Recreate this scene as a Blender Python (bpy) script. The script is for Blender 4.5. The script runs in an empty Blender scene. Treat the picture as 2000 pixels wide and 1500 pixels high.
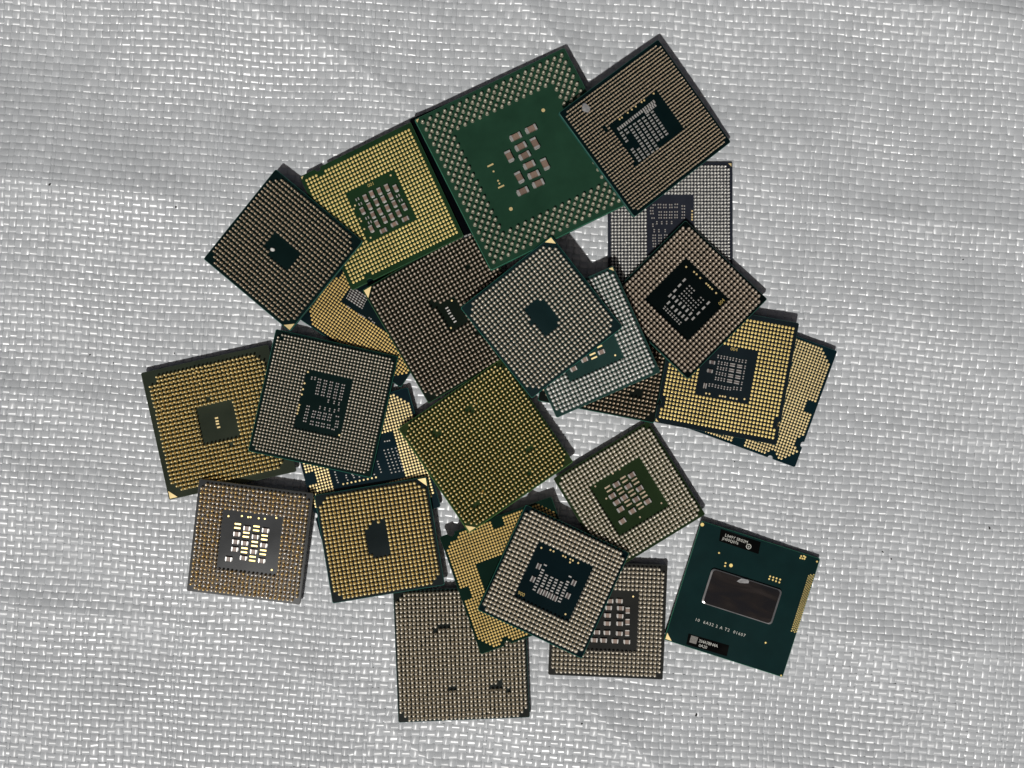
import bpy, math, random
import numpy as np
from mathutils import Matrix, Vector

# ------------------------------------------------------------------ camera, sky, sun, exposure
scene = bpy.context.scene
COL = scene.collection
MM = 0.001
CAM_H = 400.0
cam_d = bpy.data.cameras.new('camera')
cam_d.sensor_width = 36.0
cam_d.lens = 36.0 * 2520.0 / 2000.0
cam_d.clip_start = 0.01
cam_d.clip_end = 50.0
cam = bpy.data.objects.new('camera', cam_d)
COL.objects.link(cam)
cam.location = (0, 0, CAM_H * MM)
scene.camera = cam

SUN_EL, SUN_SIDE = 63.0, 20.0            # elevation; shadows run up the picture and this many degrees to the right
world = bpy.data.worlds.new('World')
scene.world = world
world.use_nodes = True
wn = world.node_tree
sky = wn.nodes.new('ShaderNodeTexSky')
sky.sky_type = 'NISHITA'
sky.sun_disc = False
sky.sun_elevation = math.radians(SUN_EL)
sky.sun_rotation = math.radians(180.0 + SUN_SIDE)
sky.air_density = 0.3
sky.dust_density = 5.0
sky.ozone_density = 0.0
bg = wn.nodes['Background']
bg.inputs['Strength'].default_value = 0.05
wn.links.new(sky.outputs['Color'], bg.inputs['Color'])

sun_d = bpy.data.lights.new('sun', 'SUN')
sun_d.energy = 4.8
sun_d.angle = math.radians(1.4)
sun_d.color = (1.0, 0.98, 0.95)
sun = bpy.data.objects.new('sun', sun_d)
COL.objects.link(sun)
el, sd = math.radians(SUN_EL), math.radians(SUN_SIDE)
sun_dir = Vector((math.sin(sd) * math.cos(el), math.cos(sd) * math.cos(el), -math.sin(el)))
sun.rotation_euler = sun_dir.to_track_quat('-Z', 'Y').to_euler()
sun.location = (-0.1, -0.3, 0.6)

vs = scene.view_settings
vs.view_transform = 'Standard'
vs.look = 'None'
vs.exposure = -1.08
vs.gamma = 1.0
vs.use_curve_mapping = False

rng = np.random.default_rng(7)
random.seed(7)

# ------------------------------------------------------------------ materials
MATS = {}
def mat(name, col, rough=0.4, metal=0.0, var=0.12, vscale=400.0, bump=0.0, bscale=3000.0, rvar=0.1, spec=0.5, objvar=0.0, dust=0.0, col2=None):
    if name in MATS:
        return MATS[name]
    m = bpy.data.materials.new(name)
    m.use_nodes = True
    nt = m.node_tree
    b = nt.nodes['Principled BSDF']
    b.inputs['Metallic'].default_value = metal
    b.inputs['Specular IOR Level'].default_value = spec
    tc = nt.nodes.new('ShaderNodeTexCoord')
    n = nt.nodes.new('ShaderNodeTexNoise')
    n.inputs['Scale'].default_value = vscale
    n.inputs['Detail'].default_value = 5.0
    nt.links.new(tc.outputs['Object'], n.inputs['Vector'])
    mr = nt.nodes.new('ShaderNodeMapRange')
    mr.inputs['From Min'].default_value = 0.3
    mr.inputs['From Max'].default_value = 0.7
    mr.inputs['To Min'].default_value = 1.0 - var
    mr.inputs['To Max'].default_value = 1.0 + var
    nt.links.new(n.outputs['Fac'], mr.inputs['Value'])
    mul = nt.nodes.new('ShaderNodeVectorMath')
    mul.operation = 'SCALE'
    mul.inputs[0].default_value = col
    nt.links.new(mr.outputs['Result'], mul.inputs['Scale'])
    last = mul.outputs['Vector']
    if objvar:
        oi = nt.nodes.new('ShaderNodeObjectInfo')
        m2 = nt.nodes.new('ShaderNodeMapRange')
        m2.inputs['To Min'].default_value = 1.0 - objvar
        m2.inputs['To Max'].default_value = 1.0 + objvar
        nt.links.new(oi.outputs['Random'], m2.inputs['Value'])
        mu2 = nt.nodes.new('ShaderNodeVectorMath')
        mu2.operation = 'SCALE'
        nt.links.new(last, mu2.inputs[0])
        nt.links.new(m2.outputs['Result'], mu2.inputs['Scale'])
        last = mu2.outputs['Vector']
    if dust:
        dn = nt.nodes.new('ShaderNodeTexNoise')
        dn.inputs['Scale'].default_value = 2600.0
        dn.inputs['Detail'].default_value = 3.0
        nt.links.new(tc.outputs['Object'], dn.inputs['Vector'])
        dr = nt.nodes.new('ShaderNodeMapRange')
        dr.inputs['From Min'].default_value = 0.68
        dr.inputs['From Max'].default_value = 0.78
        dr.inputs['To Max'].default_value = dust
        nt.links.new(dn.outputs['Fac'], dr.inputs['Value'])
        mx = nt.nodes.new('ShaderNodeMix')
        mx.data_type = 'RGBA'
        nt.links.new(dr.outputs['Result'], mx.inputs[0])
        nt.links.new(last, mx.inputs[6])
        mx.inputs[7].default_value = (0.3, 0.29, 0.26, 1)
        last = mx.outputs[2]
    if col2:
        n3 = nt.nodes.new('ShaderNodeTexNoise')
        n3.inputs['Scale'].default_value = 900.0
        nt.links.new(tc.outputs['Object'], n3.inputs['Vector'])
        r3 = nt.nodes.new('ShaderNodeMapRange')
        r3.inputs['From Min'].default_value = 0.42
        r3.inputs['From Max'].default_value = 0.58
        nt.links.new(n3.outputs['Fac'], r3.inputs['Value'])
        x3 = nt.nodes.new('ShaderNodeMix')
        x3.data_type = 'RGBA'
        nt.links.new(r3.outputs['Result'], x3.inputs[0])
        nt.links.new(last, x3.inputs[6])
        x3.inputs[7].default_value = (*col2, 1)
        last = x3.outputs[2]
    nt.links.new(last, b.inputs['Base Color'])
    r = nt.nodes.new('ShaderNodeMapRange')
    r.inputs['From Min'].default_value = 0.3
    r.inputs['From Max'].default_value = 0.7
    r.inputs['To Min'].default_value = max(0.03, rough - rvar)
    r.inputs['To Max'].default_value = min(1.0, rough + rvar)
    n2 = nt.nodes.new('ShaderNodeTexNoise')
    n2.inputs['Scale'].default_value = vscale * 0.37
    n2.inputs['Detail'].default_value = 4.0
    nt.links.new(tc.outputs['Object'], n2.inputs['Vector'])
    nt.links.new(n2.outputs['Fac'], r.inputs['Value'])
    nt.links.new(r.outputs['Result'], b.inputs['Roughness'])
    if bump:
        bn = nt.nodes.new('ShaderNodeTexNoise')
        bn.inputs['Scale'].default_value = bscale
        bn.inputs['Detail'].default_value = 2.0
        nt.links.new(tc.outputs['Object'], bn.inputs['Vector'])
        bp = nt.nodes.new('ShaderNodeBump')
        bp.inputs['Strength'].default_value = bump
        bp.inputs['Distance'].default_value = 0.0001
        nt.links.new(bn.outputs['Fac'], bp.inputs['Height'])
        nt.links.new(bp.outputs['Normal'], b.inputs['Normal'])
    MATS[name] = m
    return m

M_WARP = mat('warp_plastic_tape', (0.57, 0.593, 0.61), rough=0.33, var=0.05, vscale=120.0, bump=0.12, bscale=1200.0, rvar=0.09, spec=0.74, objvar=0.05)
M_WEFT = mat('weft_plastic_tape', (0.53, 0.553, 0.569), rough=0.32, var=0.05, vscale=120.0, bump=0.12, bscale=1200.0, rvar=0.09, spec=0.74, objvar=0.04)
for m_, tv in ((M_WARP, (0.0698, 0.9976, 0.0)), (M_WEFT, (0.9976, -0.0698, 0.0))):   # drawn tape: its gloss smears along its length
    nt_ = m_.node_tree
    b_ = nt_.nodes['Principled BSDF']
    b_.inputs['Anisotropic'].default_value = 0.85
    cx_ = nt_.nodes.new('ShaderNodeCombineXYZ')
    for q_ in range(3):
        cx_.inputs[q_].default_value = tv[q_]
    nt_.links.new(cx_.outputs['Vector'], b_.inputs['Tangent'])
M_BACK = mat('under_layer_plastic', (0.42, 0.42, 0.43), rough=0.5, var=0.06, vscale=80.0)
M_GOLD = mat('gold_plating', (1.0, 0.77, 0.28), rough=0.34, metal=0.4, var=0.12, vscale=260.0, rvar=0.1)
M_SHADEGOLD = mat('shade_toned_gold_plating', (0.72, 0.5, 0.16), rough=0.42, metal=0.35, var=0.12, vscale=260.0)  # gold plating with the shade on buried pads put into its colour
M_PALEGOLD = mat('pale_gold_plating', (1.0, 0.79, 0.38), rough=0.34, metal=0.4, var=0.10, vscale=260.0)
M_TAN = mat('tan_gold_pins', (0.68, 0.55, 0.39), rough=0.28, metal=0.35, var=0.3, vscale=1100.0)
M_BRASS = mat('brass_gold_pins', (1.0, 0.79, 0.36), rough=0.28, metal=0.2, var=0.3, vscale=1100.0)
M_CREAM = mat('dull_nickel_pins', (0.77, 0.7, 0.57), rough=0.27, metal=0.35, var=0.3, vscale=1100.0)
M_SILVER = mat('tinned_silver_pins', (0.84, 0.83, 0.78), rough=0.27, metal=0.35, var=0.3, vscale=1100.0)
M_KHAKI = mat('khaki_nickel_pins', (0.48, 0.46, 0.35), rough=0.3, metal=0.3, var=0.3, vscale=1100.0)
M_DIM = mat('dimmed_brown_nickel_pins', (0.56, 0.47, 0.37), rough=0.3, metal=0.35, var=0.3, vscale=1100.0)  # brown nickel, also dimmed in colour for pins tilted away from the sun
M_ROSE = mat('worn_tinned_pins', (0.80, 0.76, 0.70), rough=0.24, metal=0.5, var=0.3, vscale=1100.0, col2=(0.80, 0.56, 0.22))
M_CERAM = mat('capacitor_ceramic', (0.24, 0.165, 0.125), rough=0.45, var=0.15, vscale=900.0, objvar=0.2)
M_CERAMD = mat('dark_capacitor_ceramic', (0.11, 0.085, 0.08), rough=0.45, var=0.15, vscale=900.0)
M_SOLDER = mat('solder_terminal', (0.60, 0.59, 0.56), rough=0.36, metal=0.5, var=0.12, vscale=1500.0)
M_SPREAD = mat('nickel_heat_spreader', (0.45, 0.44, 0.42), rough=0.35, metal=0.9, var=0.08)
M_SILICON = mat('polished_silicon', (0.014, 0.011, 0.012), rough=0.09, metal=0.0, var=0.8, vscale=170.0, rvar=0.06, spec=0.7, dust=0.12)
M_SILEDGE = mat('ground_silicon_edge', (0.34, 0.34, 0.34), rough=0.22, metal=0.7)
def paint_reflection(m_):  # brown streaks painted into the colour in place of the die's mirrored surroundings
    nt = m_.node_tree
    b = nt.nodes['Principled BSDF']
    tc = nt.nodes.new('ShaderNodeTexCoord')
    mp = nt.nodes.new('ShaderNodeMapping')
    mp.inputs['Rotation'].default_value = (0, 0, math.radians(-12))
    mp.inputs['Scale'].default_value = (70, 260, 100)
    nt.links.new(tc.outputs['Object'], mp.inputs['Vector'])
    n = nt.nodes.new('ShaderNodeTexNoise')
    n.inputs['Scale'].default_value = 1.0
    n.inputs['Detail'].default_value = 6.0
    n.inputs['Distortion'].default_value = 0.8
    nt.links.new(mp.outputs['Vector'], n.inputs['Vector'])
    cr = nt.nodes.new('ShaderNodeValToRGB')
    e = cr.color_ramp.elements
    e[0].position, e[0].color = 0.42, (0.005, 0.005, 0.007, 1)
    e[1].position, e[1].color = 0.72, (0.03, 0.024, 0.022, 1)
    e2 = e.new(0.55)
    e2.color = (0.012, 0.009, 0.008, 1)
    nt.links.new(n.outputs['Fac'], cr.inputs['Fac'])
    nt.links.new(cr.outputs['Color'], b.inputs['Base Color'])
paint_reflection(M_SILICON)
M_BLACK = mat('black_label_film', (0.002, 0.002, 0.002), rough=0.2, var=0.2, spec=0.08)
M_INK = mat('pale_ink', (0.62, 0.62, 0.56), rough=0.6, var=0.2, vscale=3000.0)
M_GOLDINK = mat('gold_legend', (0.55, 0.42, 0.14), rough=0.5, metal=0.4)
M_FLAKE = mat('grey_plastic_scrap', (0.30, 0.30, 0.30), rough=0.5, var=0.3, vscale=900.0)
M_CRUMB = mat('white_crumb', (0.75, 0.75, 0.72), rough=0.6)
M_SPECK = mat('black_grit', (0.012, 0.012, 0.012), rough=0.7)
MASK = {'C': 1.35, 'P': .9, 'Q': 1.15, 'T': .42, 'E': 1.1, 'L': .85, 'B': .85, 'Y': .9, 'H': .9, 'Z': .85, 'O': 1.1}
def board_mat(key, col):
    return mat('solder_mask_' + key, tuple(c * MASK.get(key.upper(), 0.6) for c in col), rough=0.2, var=0.14, vscale=150.0, bump=0.02, bscale=2200.0, rvar=0.04, spec=0.1, dust=0.03)
def edge_mat(key, col):
    return mat('laminate_edge_' + key, tuple(c * 1.6 for c in col), rough=0.55, var=0.25, vscale=500.0)

# ------------------------------------------------------------------ mesh helpers (all sizes in millimetres)
class MB:
    def __init__(self):
        self.v, self.f, self.m = [], [], []
    def add(self, verts, faces, mi=0):
        o = len(self.v)
        self.v.extend(verts)
        for fc in faces:
            self.f.append([i + o for i in fc])
            self.m.append(mi)
    def box(self, cx, cy, z0, z1, w, h, mi=0, bev=0.0):
        b = bev
        lo = [(cx + sx * w / 2, cy + sy * h / 2, z0) for sx, sy in ((-1, -1), (1, -1), (1, 1), (-1, 1))]
        if b > 0:
            mid = [(x, y, z1 - b) for x, y, _ in lo]
            top = [(cx + sx * (w / 2 - b), cy + sy * (h / 2 - b), z1) for sx, sy in ((-1, -1), (1, -1), (1, 1), (-1, 1))]
            vs_ = lo + mid + top
            fs = [(3, 2, 1, 0)] + [(i, (i + 1) % 4, 4 + (i + 1) % 4, 4 + i) for i in range(4)] + [(4 + i, 4 + (i + 1) % 4, 8 + (i + 1) % 4, 8 + i) for i in range(4)] + [(8, 9, 10, 11)]
        else:
            top = [(x, y, z1) for x, y, _ in lo]
            vs_ = lo + top
            fs = [(3, 2, 1, 0)] + [(i, (i + 1) % 4, 4 + (i + 1) % 4, 4 + i) for i in range(4)] + [(4, 5, 6, 7)]
        self.add(vs_, fs, mi)
    def prism(self, poly, z0, z1, mi_top=0, mi_side=None, bev=0.0, drop=None):
        if mi_side is None:
            mi_side = mi_top
        n = len(poly)
        cx = sum(p[0] for p in poly) / n
        cy = sum(p[1] for p in poly) / n
        ext = max(max(abs(p[0] - cx), abs(p[1] - cy)) for p in poly)
        k = 1.0 - bev / ext
        lo = [(x, y, z0) for x, y in poly]
        if bev > 0:
            mid = [(x, y, z1 - (bev if drop is None else drop)) for x, y in poly]
            top = [(cx + (x - cx) * k, cy + (y - cy) * k, z1) for x, y in poly]
            o = len(self.v)
            self.v.extend(lo + mid + top)
            rings = ((0, n), (n, 2 * n))
            base = 2 * n
        else:
            o = len(self.v)
            self.v.extend(lo + [(x, y, z1) for x, y in poly])
            rings = ((0, n),)
            base = n
        for a, b_ in rings:
            for i in range(n):
                j = (i + 1) % n
                self.f.append([o + a + i, o + a + j, o + b_ + j, o + b_ + i])
                self.m.append(mi_side)
        self.f.append([o + base + i for i in range(n)])
        self.m.append(mi_top)
        self.f.append([o + i for i in reversed(range(n))])
        self.m.append(mi_top)
    def mesh(self, name, mats, smooth=False):
        me = bpy.data.meshes.new(name)
        me.from_pydata([(x * MM, y * MM, z * MM) for x, y, z in self.v], [], self.f)
        for mt in mats:
            me.materials.append(mt)
        me.polygons.foreach_set('material_index', self.m)
        if smooth:
            me.polygons.foreach_set('use_smooth', [True] * len(self.f))
        me.update()
        return me

def link(name, me, parent=None, loc=None, rotz=0.0):
    o = bpy.data.objects.new(name, me)
    COL.objects.link(o)
    if parent is not None:
        o.parent = parent
    if loc is not None:
        o.location = (loc[0] * MM, loc[1] * MM, loc[2] * MM)
    if rotz:
        o.rotation_euler = (0, 0, rotz)
    return o

def raw_mesh(name, V, Fq, m, smooth=True):
    """V (n,3) in mm, Fq (k,4) or (k,3) int arrays -> mesh"""
    me = bpy.data.meshes.new(name)
    V = np.asarray(V, dtype=np.float32) * MM
    me.vertices.add(len(V))
    me.vertices.foreach_set('co', V.ravel())
    lists = [np.asarray(x, dtype=np.int32) for x in (Fq if isinstance(Fq, list) else [Fq])]
    tot = np.concatenate([np.full(len(x), x.shape[1], dtype=np.int32) for x in lists])
    idx = np.concatenate([x.ravel() for x in lists])
    me.loops.add(len(idx))
    me.loops.foreach_set('vertex_index', idx)
    me.polygons.add(len(tot))
    st = np.zeros(len(tot), dtype=np.int32)
    st[1:] = np.cumsum(tot)[:-1]
    me.polygons.foreach_set('loop_start', st)
    me.polygons.foreach_set('loop_total', tot)
    me.polygons.foreach_set('use_smooth', np.full(len(tot), smooth, dtype=bool))
    me.materials.append(m)
    me.update(calc_edges=True)
    return me

def lathe_field(name, pts, prof, sides, m, lean=0.0, jitter=0.0, hvar=0.0):
    """many little turned pieces (pins, pads): pts (n,2); prof list of (radius, z), last one is the apex"""
    pts = np.asarray(pts, dtype=np.float64)
    n = len(pts)
    ang = np.arange(sides) * 2 * np.pi / sides
    rings = prof[:-1]
    tv = []
    for r, z in rings:
        for a in ang:
            tv.append((r * math.cos(a), r * math.sin(a), z))
    tv.append((0, 0, prof[-1][1]))
    tv = np.array(tv)
    q = []
    for k in range(len(rings) - 1):
        for i in range(sides):
            j = (i + 1) % sides
            q.append((k * sides + i, k * sides + j, (k + 1) * sides + j, (k + 1) * sides + i))
    ap = len(tv) - 1
    k = len(rings) - 1
    t = [(k * sides + i, k * sides + (i + 1) % sides, ap) for i in range(sides)]
    q = np.array(q, dtype=np.int64).reshape(-1, 4)
    t = np.array(t, dtype=np.int64)
    z0 = prof[0][1]
    V = np.repeat(tv[None], n, 0)
    off = np.zeros((n, 1, 3))
    off[:, 0, :2] = pts + rng.normal(0, jitter, (n, 2))
    hs = 1.0 + rng.normal(0, hvar, n)
    hz = (V[:, :, 2] - z0) * hs[:, None]
    ln = rng.normal(0, lean, (n, 2))
    bent = rng.random(n) < 0.006
    ln[bent] *= 5.0
    V[:, :, 0] += hz * ln[:, 0:1]
    V[:, :, 1] += hz * ln[:, 1:2]
    V[:, :, 2] = z0 + hz
    V = V + off
    o = (np.arange(n) * len(tv))[:, None, None]
    Q = (q[None] + o).reshape(-1, 4)
    T3 = (t[None] + o).reshape(-1, 3)
    return raw_mesh(name, V.reshape(-1, 3), [Q, T3] if len(q) else [T3], m)

def text_mesh(body, size, m, cx, cy, z, rot=0.0, spacing=1.0, thick=0.02):
    cu = bpy.data.curves.new('lettering', 'FONT')
    cu.body = body
    cu.size = size * MM
    cu.align_x = 'CENTER'
    cu.align_y = 'CENTER'
    cu.space_character = spacing
    cu.extrude = thick * MM
    cu.resolution_u = 2
    o = bpy.data.objects.new('lettering_source', cu)
    COL.objects.link(o)
    dg = bpy.context.evaluated_depsgraph_get()
    me = bpy.data.meshes.new_from_object(o.evaluated_get(dg))
    bpy.data.objects.remove(o)
    bpy.data.curves.remove(cu)
    me.materials.clear()
    me.materials.append(m)
    me.transform(Matrix.Translation((cx * MM, cy * MM, z * MM)) @ Matrix.Rotation(rot, 4, 'Z'))
    return me

# ------------------------------------------------------------------ the woven sheet
def wave(x, y):
    """gentle lie of the sheet, in mm; calm under the pile, livelier towards the edges"""
    d = np.sqrt((x / 120.0) ** 2 + ((y + 5) / 95.0) ** 2)
    k = np.clip((d - 0.5) * 1.3, 0.0, 1.0)
    k = k * k * (3 - 2 * k)
    a = 0.12 + 1.15 * k
    w = (np.sin(x / 10.5 + 0.9 * np.sin(y / 23.0) + 0.8) * 0.45 + np.sin(y / 8.6 + 1.2 * np.sin(x / 21.0)) * 0.50
         + np.sin((x * 0.5 + y) / 14.0 + 1.9 + 0.8 * np.sin(x / 33.0)) * 0.95 + np.sin((x - 0.8 * y) / 17.0) * 0.7
         + np.sin((0.9 * x + 0.3 * y) / 5.1 + np.sin(y / 11.0)) * 0.14 + np.sin((0.2 * x - 0.9 * y) / 4.6 + np.sin(x / 9.0)) * 0.15)
    cr = (1 - np.abs(np.sin((0.55 * x + y) / 21.0 + 0.9 * np.sin(x / 41.0) + 0.5))) ** 2.5 * 0.7 + (1 - np.abs(np.sin((x - 0.35 * y) / 26.0 + 0.7 * np.sin(y / 31.0)))) ** 2.5 * 0.5
    return a * (w * 0.68 + cr * k * 1.3) - 0.25

ROT = math.radians(-4.0)
def bend(x, y):
    """turn the weave a little and let its lines wander"""
    xs = x + 0.9 * np.sin(y / 47.0 + 0.4) + 0.25 * np.sin(y / 9.0 + x / 31.0)
    ys = y + 0.8 * np.sin(x / 58.0 + 1.1) + 0.2 * np.sin(x / 8.0 + y / 37.0)
    return xs * math.cos(ROT) - ys * math.sin(ROT), xs * math.sin(ROT) + ys * math.cos(ROT)

sheet_b = MB()
sheet_b.box(0, 0, -5.2, -4.2, 520, 420)
sheet = link('woven_sheet', sheet_b.mesh('woven_sheet', [M_BACK]))
sheet['kind'] = 'structure'
sheet['label'] = 'white woven plastic sheet lying under all the processors'

def pitches(total, mean, var, narrow):
    out, x = [], -total / 2
    while x < total / 2:
        w = mean * (1 + random.uniform(-var, var))
        if random.random() < narrow:
            w *= random.uniform(0.52, 0.7)
        out.append((x + w / 2, w))
        x += w
    return out
SX, SY = 352.0, 272.0
warp = pitches(SX, 2.36, 0.14, 0.13)
weft = pitches(SY, 2.16, 0.04, 0.0)
wx = np.array([a for a, _ in warp])
fy = np.array([a for a, _ in weft])
ACR = 6
def tape(name, pos, width, cross, cross_w, half, vertical, parity, crown):
    """one flat tape running over and under the tapes it crosses"""
    s, h = [], []
    amp = 0.16 if vertical else 0.12
    shape = ((-0.46, 0.55), (-0.28, 0.88), (0.06, 1.0), (0.34, 0.78)) if vertical else ((-0.46, 1.0), (-0.39, 1.0), (0.39, 1.0), (0.46, 1.0))
    for k, (c, cw) in enumerate(zip(cross, cross_w)):
        over = 1.0 if (k + parity) % 2 == 0 else -1.0
        j = random.uniform(-0.015, 0.015)
        sl = random.gauss(0, 0.028)
        for t, q in shape:
            s.append(c + t * cw)
            h.append(over * amp * q + j + sl * t * 2)
    s = np.array(s)
    h = np.array(h)
    n = len(s)
    wv = width * 0.505 * (1 + 0.05 * np.sin(s / 6.0 + pos) + 0.03 * rng.normal(0, 1, n))
    skew = 0.05 * np.sin(s / 14.0 + pos * 3.1) + 0.04 * np.sin(s / 4.1 + pos) + rng.normal(0, 0.018, n)
    cen = pos + 0.05 * np.sin(s / 11.0 + pos * 1.7)
    tt = np.array([-1.0, -0.75, -0.3, 0.3, 0.75, 1.0])
    A = cen[:, None] + wv[:, None] * tt[None]
    S = np.repeat(s[:, None], ACR, 1)
    Zl = h[:, None] - crown * (np.abs(tt[None]) ** (2.0 if vertical else 2.4)) * (1 + 0.3 * np.sin(S / 3.7 + pos)) + skew[:, None] * tt[None]
    X, Y = (A, S) if vertical else (S, A)
    Xb, Yb = bend(X, Y)
    Zb = Zl + wave(Xb, Yb)
    V = np.stack([Xb, Yb, Zb], -1).reshape(-1, 3)
    i = np.arange(n - 1)[:, None] * ACR + np.arange(ACR - 1)[None]
    i = i.ravel()
    F = np.stack([i, i + 1, i + 1 + ACR, i + ACR], 1)
    if vertical:
        pass
    else:
        F = F[:, ::-1]
    me = raw_mesh(name, V, F, M_WARP if vertical else M_WEFT)
    return link(name, me, sheet)
for i, (p, w) in enumerate(warp):
    tape('warp_tape', p, w, [c for c, _ in weft], [c for _, c in weft], SY / 2, True, i % 2, 0.25)
for i, (p, w) in enumerate(weft):
    tape('weft_tape', p, w, [c for c, _ in warp], [c for _, c in warp], SX / 2, False, (i + 1) % 2, 0.18)

# ------------------------------------------------------------------ where each processor lies (mm): top centre, its two edge directions, size
POSE={
 "I":{"c":[75.693,-1.22,3.15],"x":[0.93953,-0.34246,0],"y":[0.34246,0.93953,0],"W":38.1,"H":38.1,"t":"LGA"},
 "Q":{"c":[-90.247,-11.763,3.45],"x":[0.97592,0.21814,0],"y":[-0.21814,0.97592,0],"W":40.03,"H":40.03,"t":"AM2"},
 "S":{"c":[-45.378,-24.468,3.15],"x":[0.96402,0.26583,0],"y":[-0.26583,0.96402,0],"W":38.11,"H":38.11,"t":"LGA"},
 "AA":{"c":[-39.37,25.354,3.15],"x":[0.82854,-0.55993,0],"y":[0.55993,0.82854,0],"W":38.11,"H":38.11,"t":"LGA"},
 "V":{"c":[-15.532,-83.087,3.45],"x":[0.9992,0.04004,0],"y":[-0.04004,0.9992,0],"W":40.48,"H":40.48,"t":"AM2"},
 "Y":{"c":[29.457,-72.58,3.25],"x":[0.99915,-0.04116,0],"y":[0.04116,0.99915,0],"W":35.25,"H":35.25,"t":"P478"},
 "Z":{"c":[70.809,-66.198,3.05],"x":[0.95291,-0.30324,0],"y":[0.30324,0.95291,0],"W":38.34,"H":38.34,"t":"Z"},
 "E":{"c":[48.823,49.06,2.15],"x":[0.99999,0.00409,0],"y":[-0.00409,0.99999,0],"W":38.52,"H":38.52,"t":"R988"},
 "P":{"c":[35.949,-34.492,4.41],"x":[0.85523,0.51733,-0.03086],"y":[-0.51825,0.85359,-0.05294],"W":34.2,"H":33.52,"t":"P478"},
 "T":{"c":[-80.275,-48.47,4.941],"x":[0.99127,-0.1282,-0.03093],"y":[0.13041,0.98779,0.08524],"W":34.96,"H":34.96,"t":"P478"},
 "K":{"c":[29.285,9.768,3.816],"x":[0.98182,-0.18979,-0.00017],"y":[0.18974,0.98155,-0.02358],"W":36.37,"H":37.4,"t":"AM2"},
 "U":{"c":[-40.575,-47.83,4.882],"x":[0.98644,0.16413,-0.00192],"y":[-0.16407,0.98628,0.01842],"W":34.87,"H":33.71,"t":"S1"},
 "H":{"c":[65.483,3.458,6.313],"x":[0.98196,-0.18411,0.04316],"y":[0.18458,0.98279,-0.00715],"W":37.79,"H":37.79,"t":"LGA"},
 "W":{"c":[1.305,-58.064,7.933],"x":[0.94107,0.33674,-0.03155],"y":[-0.33819,0.9358,-0.09954],"W":36.23,"H":37.48,"t":"LGA"},
 "N":{"c":[-18.238,21.274,6.193],"x":[0.86366,0.50213,-0.04438],"y":[-0.497,0.86292,0.09143],"W":39.89,"H":39.89,"t":"AM2"},
 "R":{"c":[-57.615,-5.988,5.863],"x":[0.97402,-0.21891,-0.05802],"y":[0.21764,0.97565,-0.02732],"W":38.15,"H":38.15,"t":"R988"},
 "BB":{"c":[-6.371,69.584,7.867],"x":[0.91344,0.40231,-0.06142],"y":[-0.40638,0.90979,-0.08445],"W":36.69,"H":40.42,"t":"BB"},
 "C":{"c":[4.828,68.161,10.987],"x":[0.89356,0.44416,-0.06528],"y":[-0.4484,0.89011,-0.08149],"W":50.84,"H":51.69,"t":"XEON"},
 "F":{"c":[53.166,25.793,7.29],"x":[0.70741,-0.70196,0.08258],"y":[0.70668,0.70464,-0.06391],"W":34.7,"H":34.7,"t":"M478"},
 "B":{"c":[-39.673,53.9,9.001],"x":[0.90164,0.42637,0.07246],"y":[-0.42134,0.90378,-0.0752],"W":37.78,"H":38.65,"t":"LGA"},
 "O":{"c":[-7.978,-18.701,6.503],"x":[0.82597,0.56192,-0.04494],"y":[-0.56308,0.8262,-0.01834],"W":38.46,"H":38.46,"t":"AM2"},
 "A":{"c":[-69.748,40.735,7.659],"x":[0.76673,-0.63477,0.09587],"y":[0.63408,0.77216,0.0414],"W":35.28,"H":35.28,"t":"S1"},
 "D":{"c":[40.41,77.109,12.019],"x":[0.59691,-0.79424,-0.11351],"y":[0.75893,0.60485,-0.2412],"W":38.16,"H":40.24,"t":"R988"},
 "X":{"c":[12.629,-59.577,10.389],"x":[0.90522,-0.42474,-0.01278],"y":[0.42129,0.90098,-0.10364],"W":34.76,"H":34.76,"t":"M478"},
 "L":{"c":[21.945,12.639,10.38],"x":[0.91063,0.4068,0.0725],"y":[-0.40812,0.91292,0.00364],"W":34.26,"H":35.08,"t":"P478"},
 "M":{"c":[8.809,19.924,13.345],"x":[0.61856,-0.78512,-0.03109],"y":[0.78489,0.61557,0.07089],"W":34.69,"H":34.69,"t":"S1"}}
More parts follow.
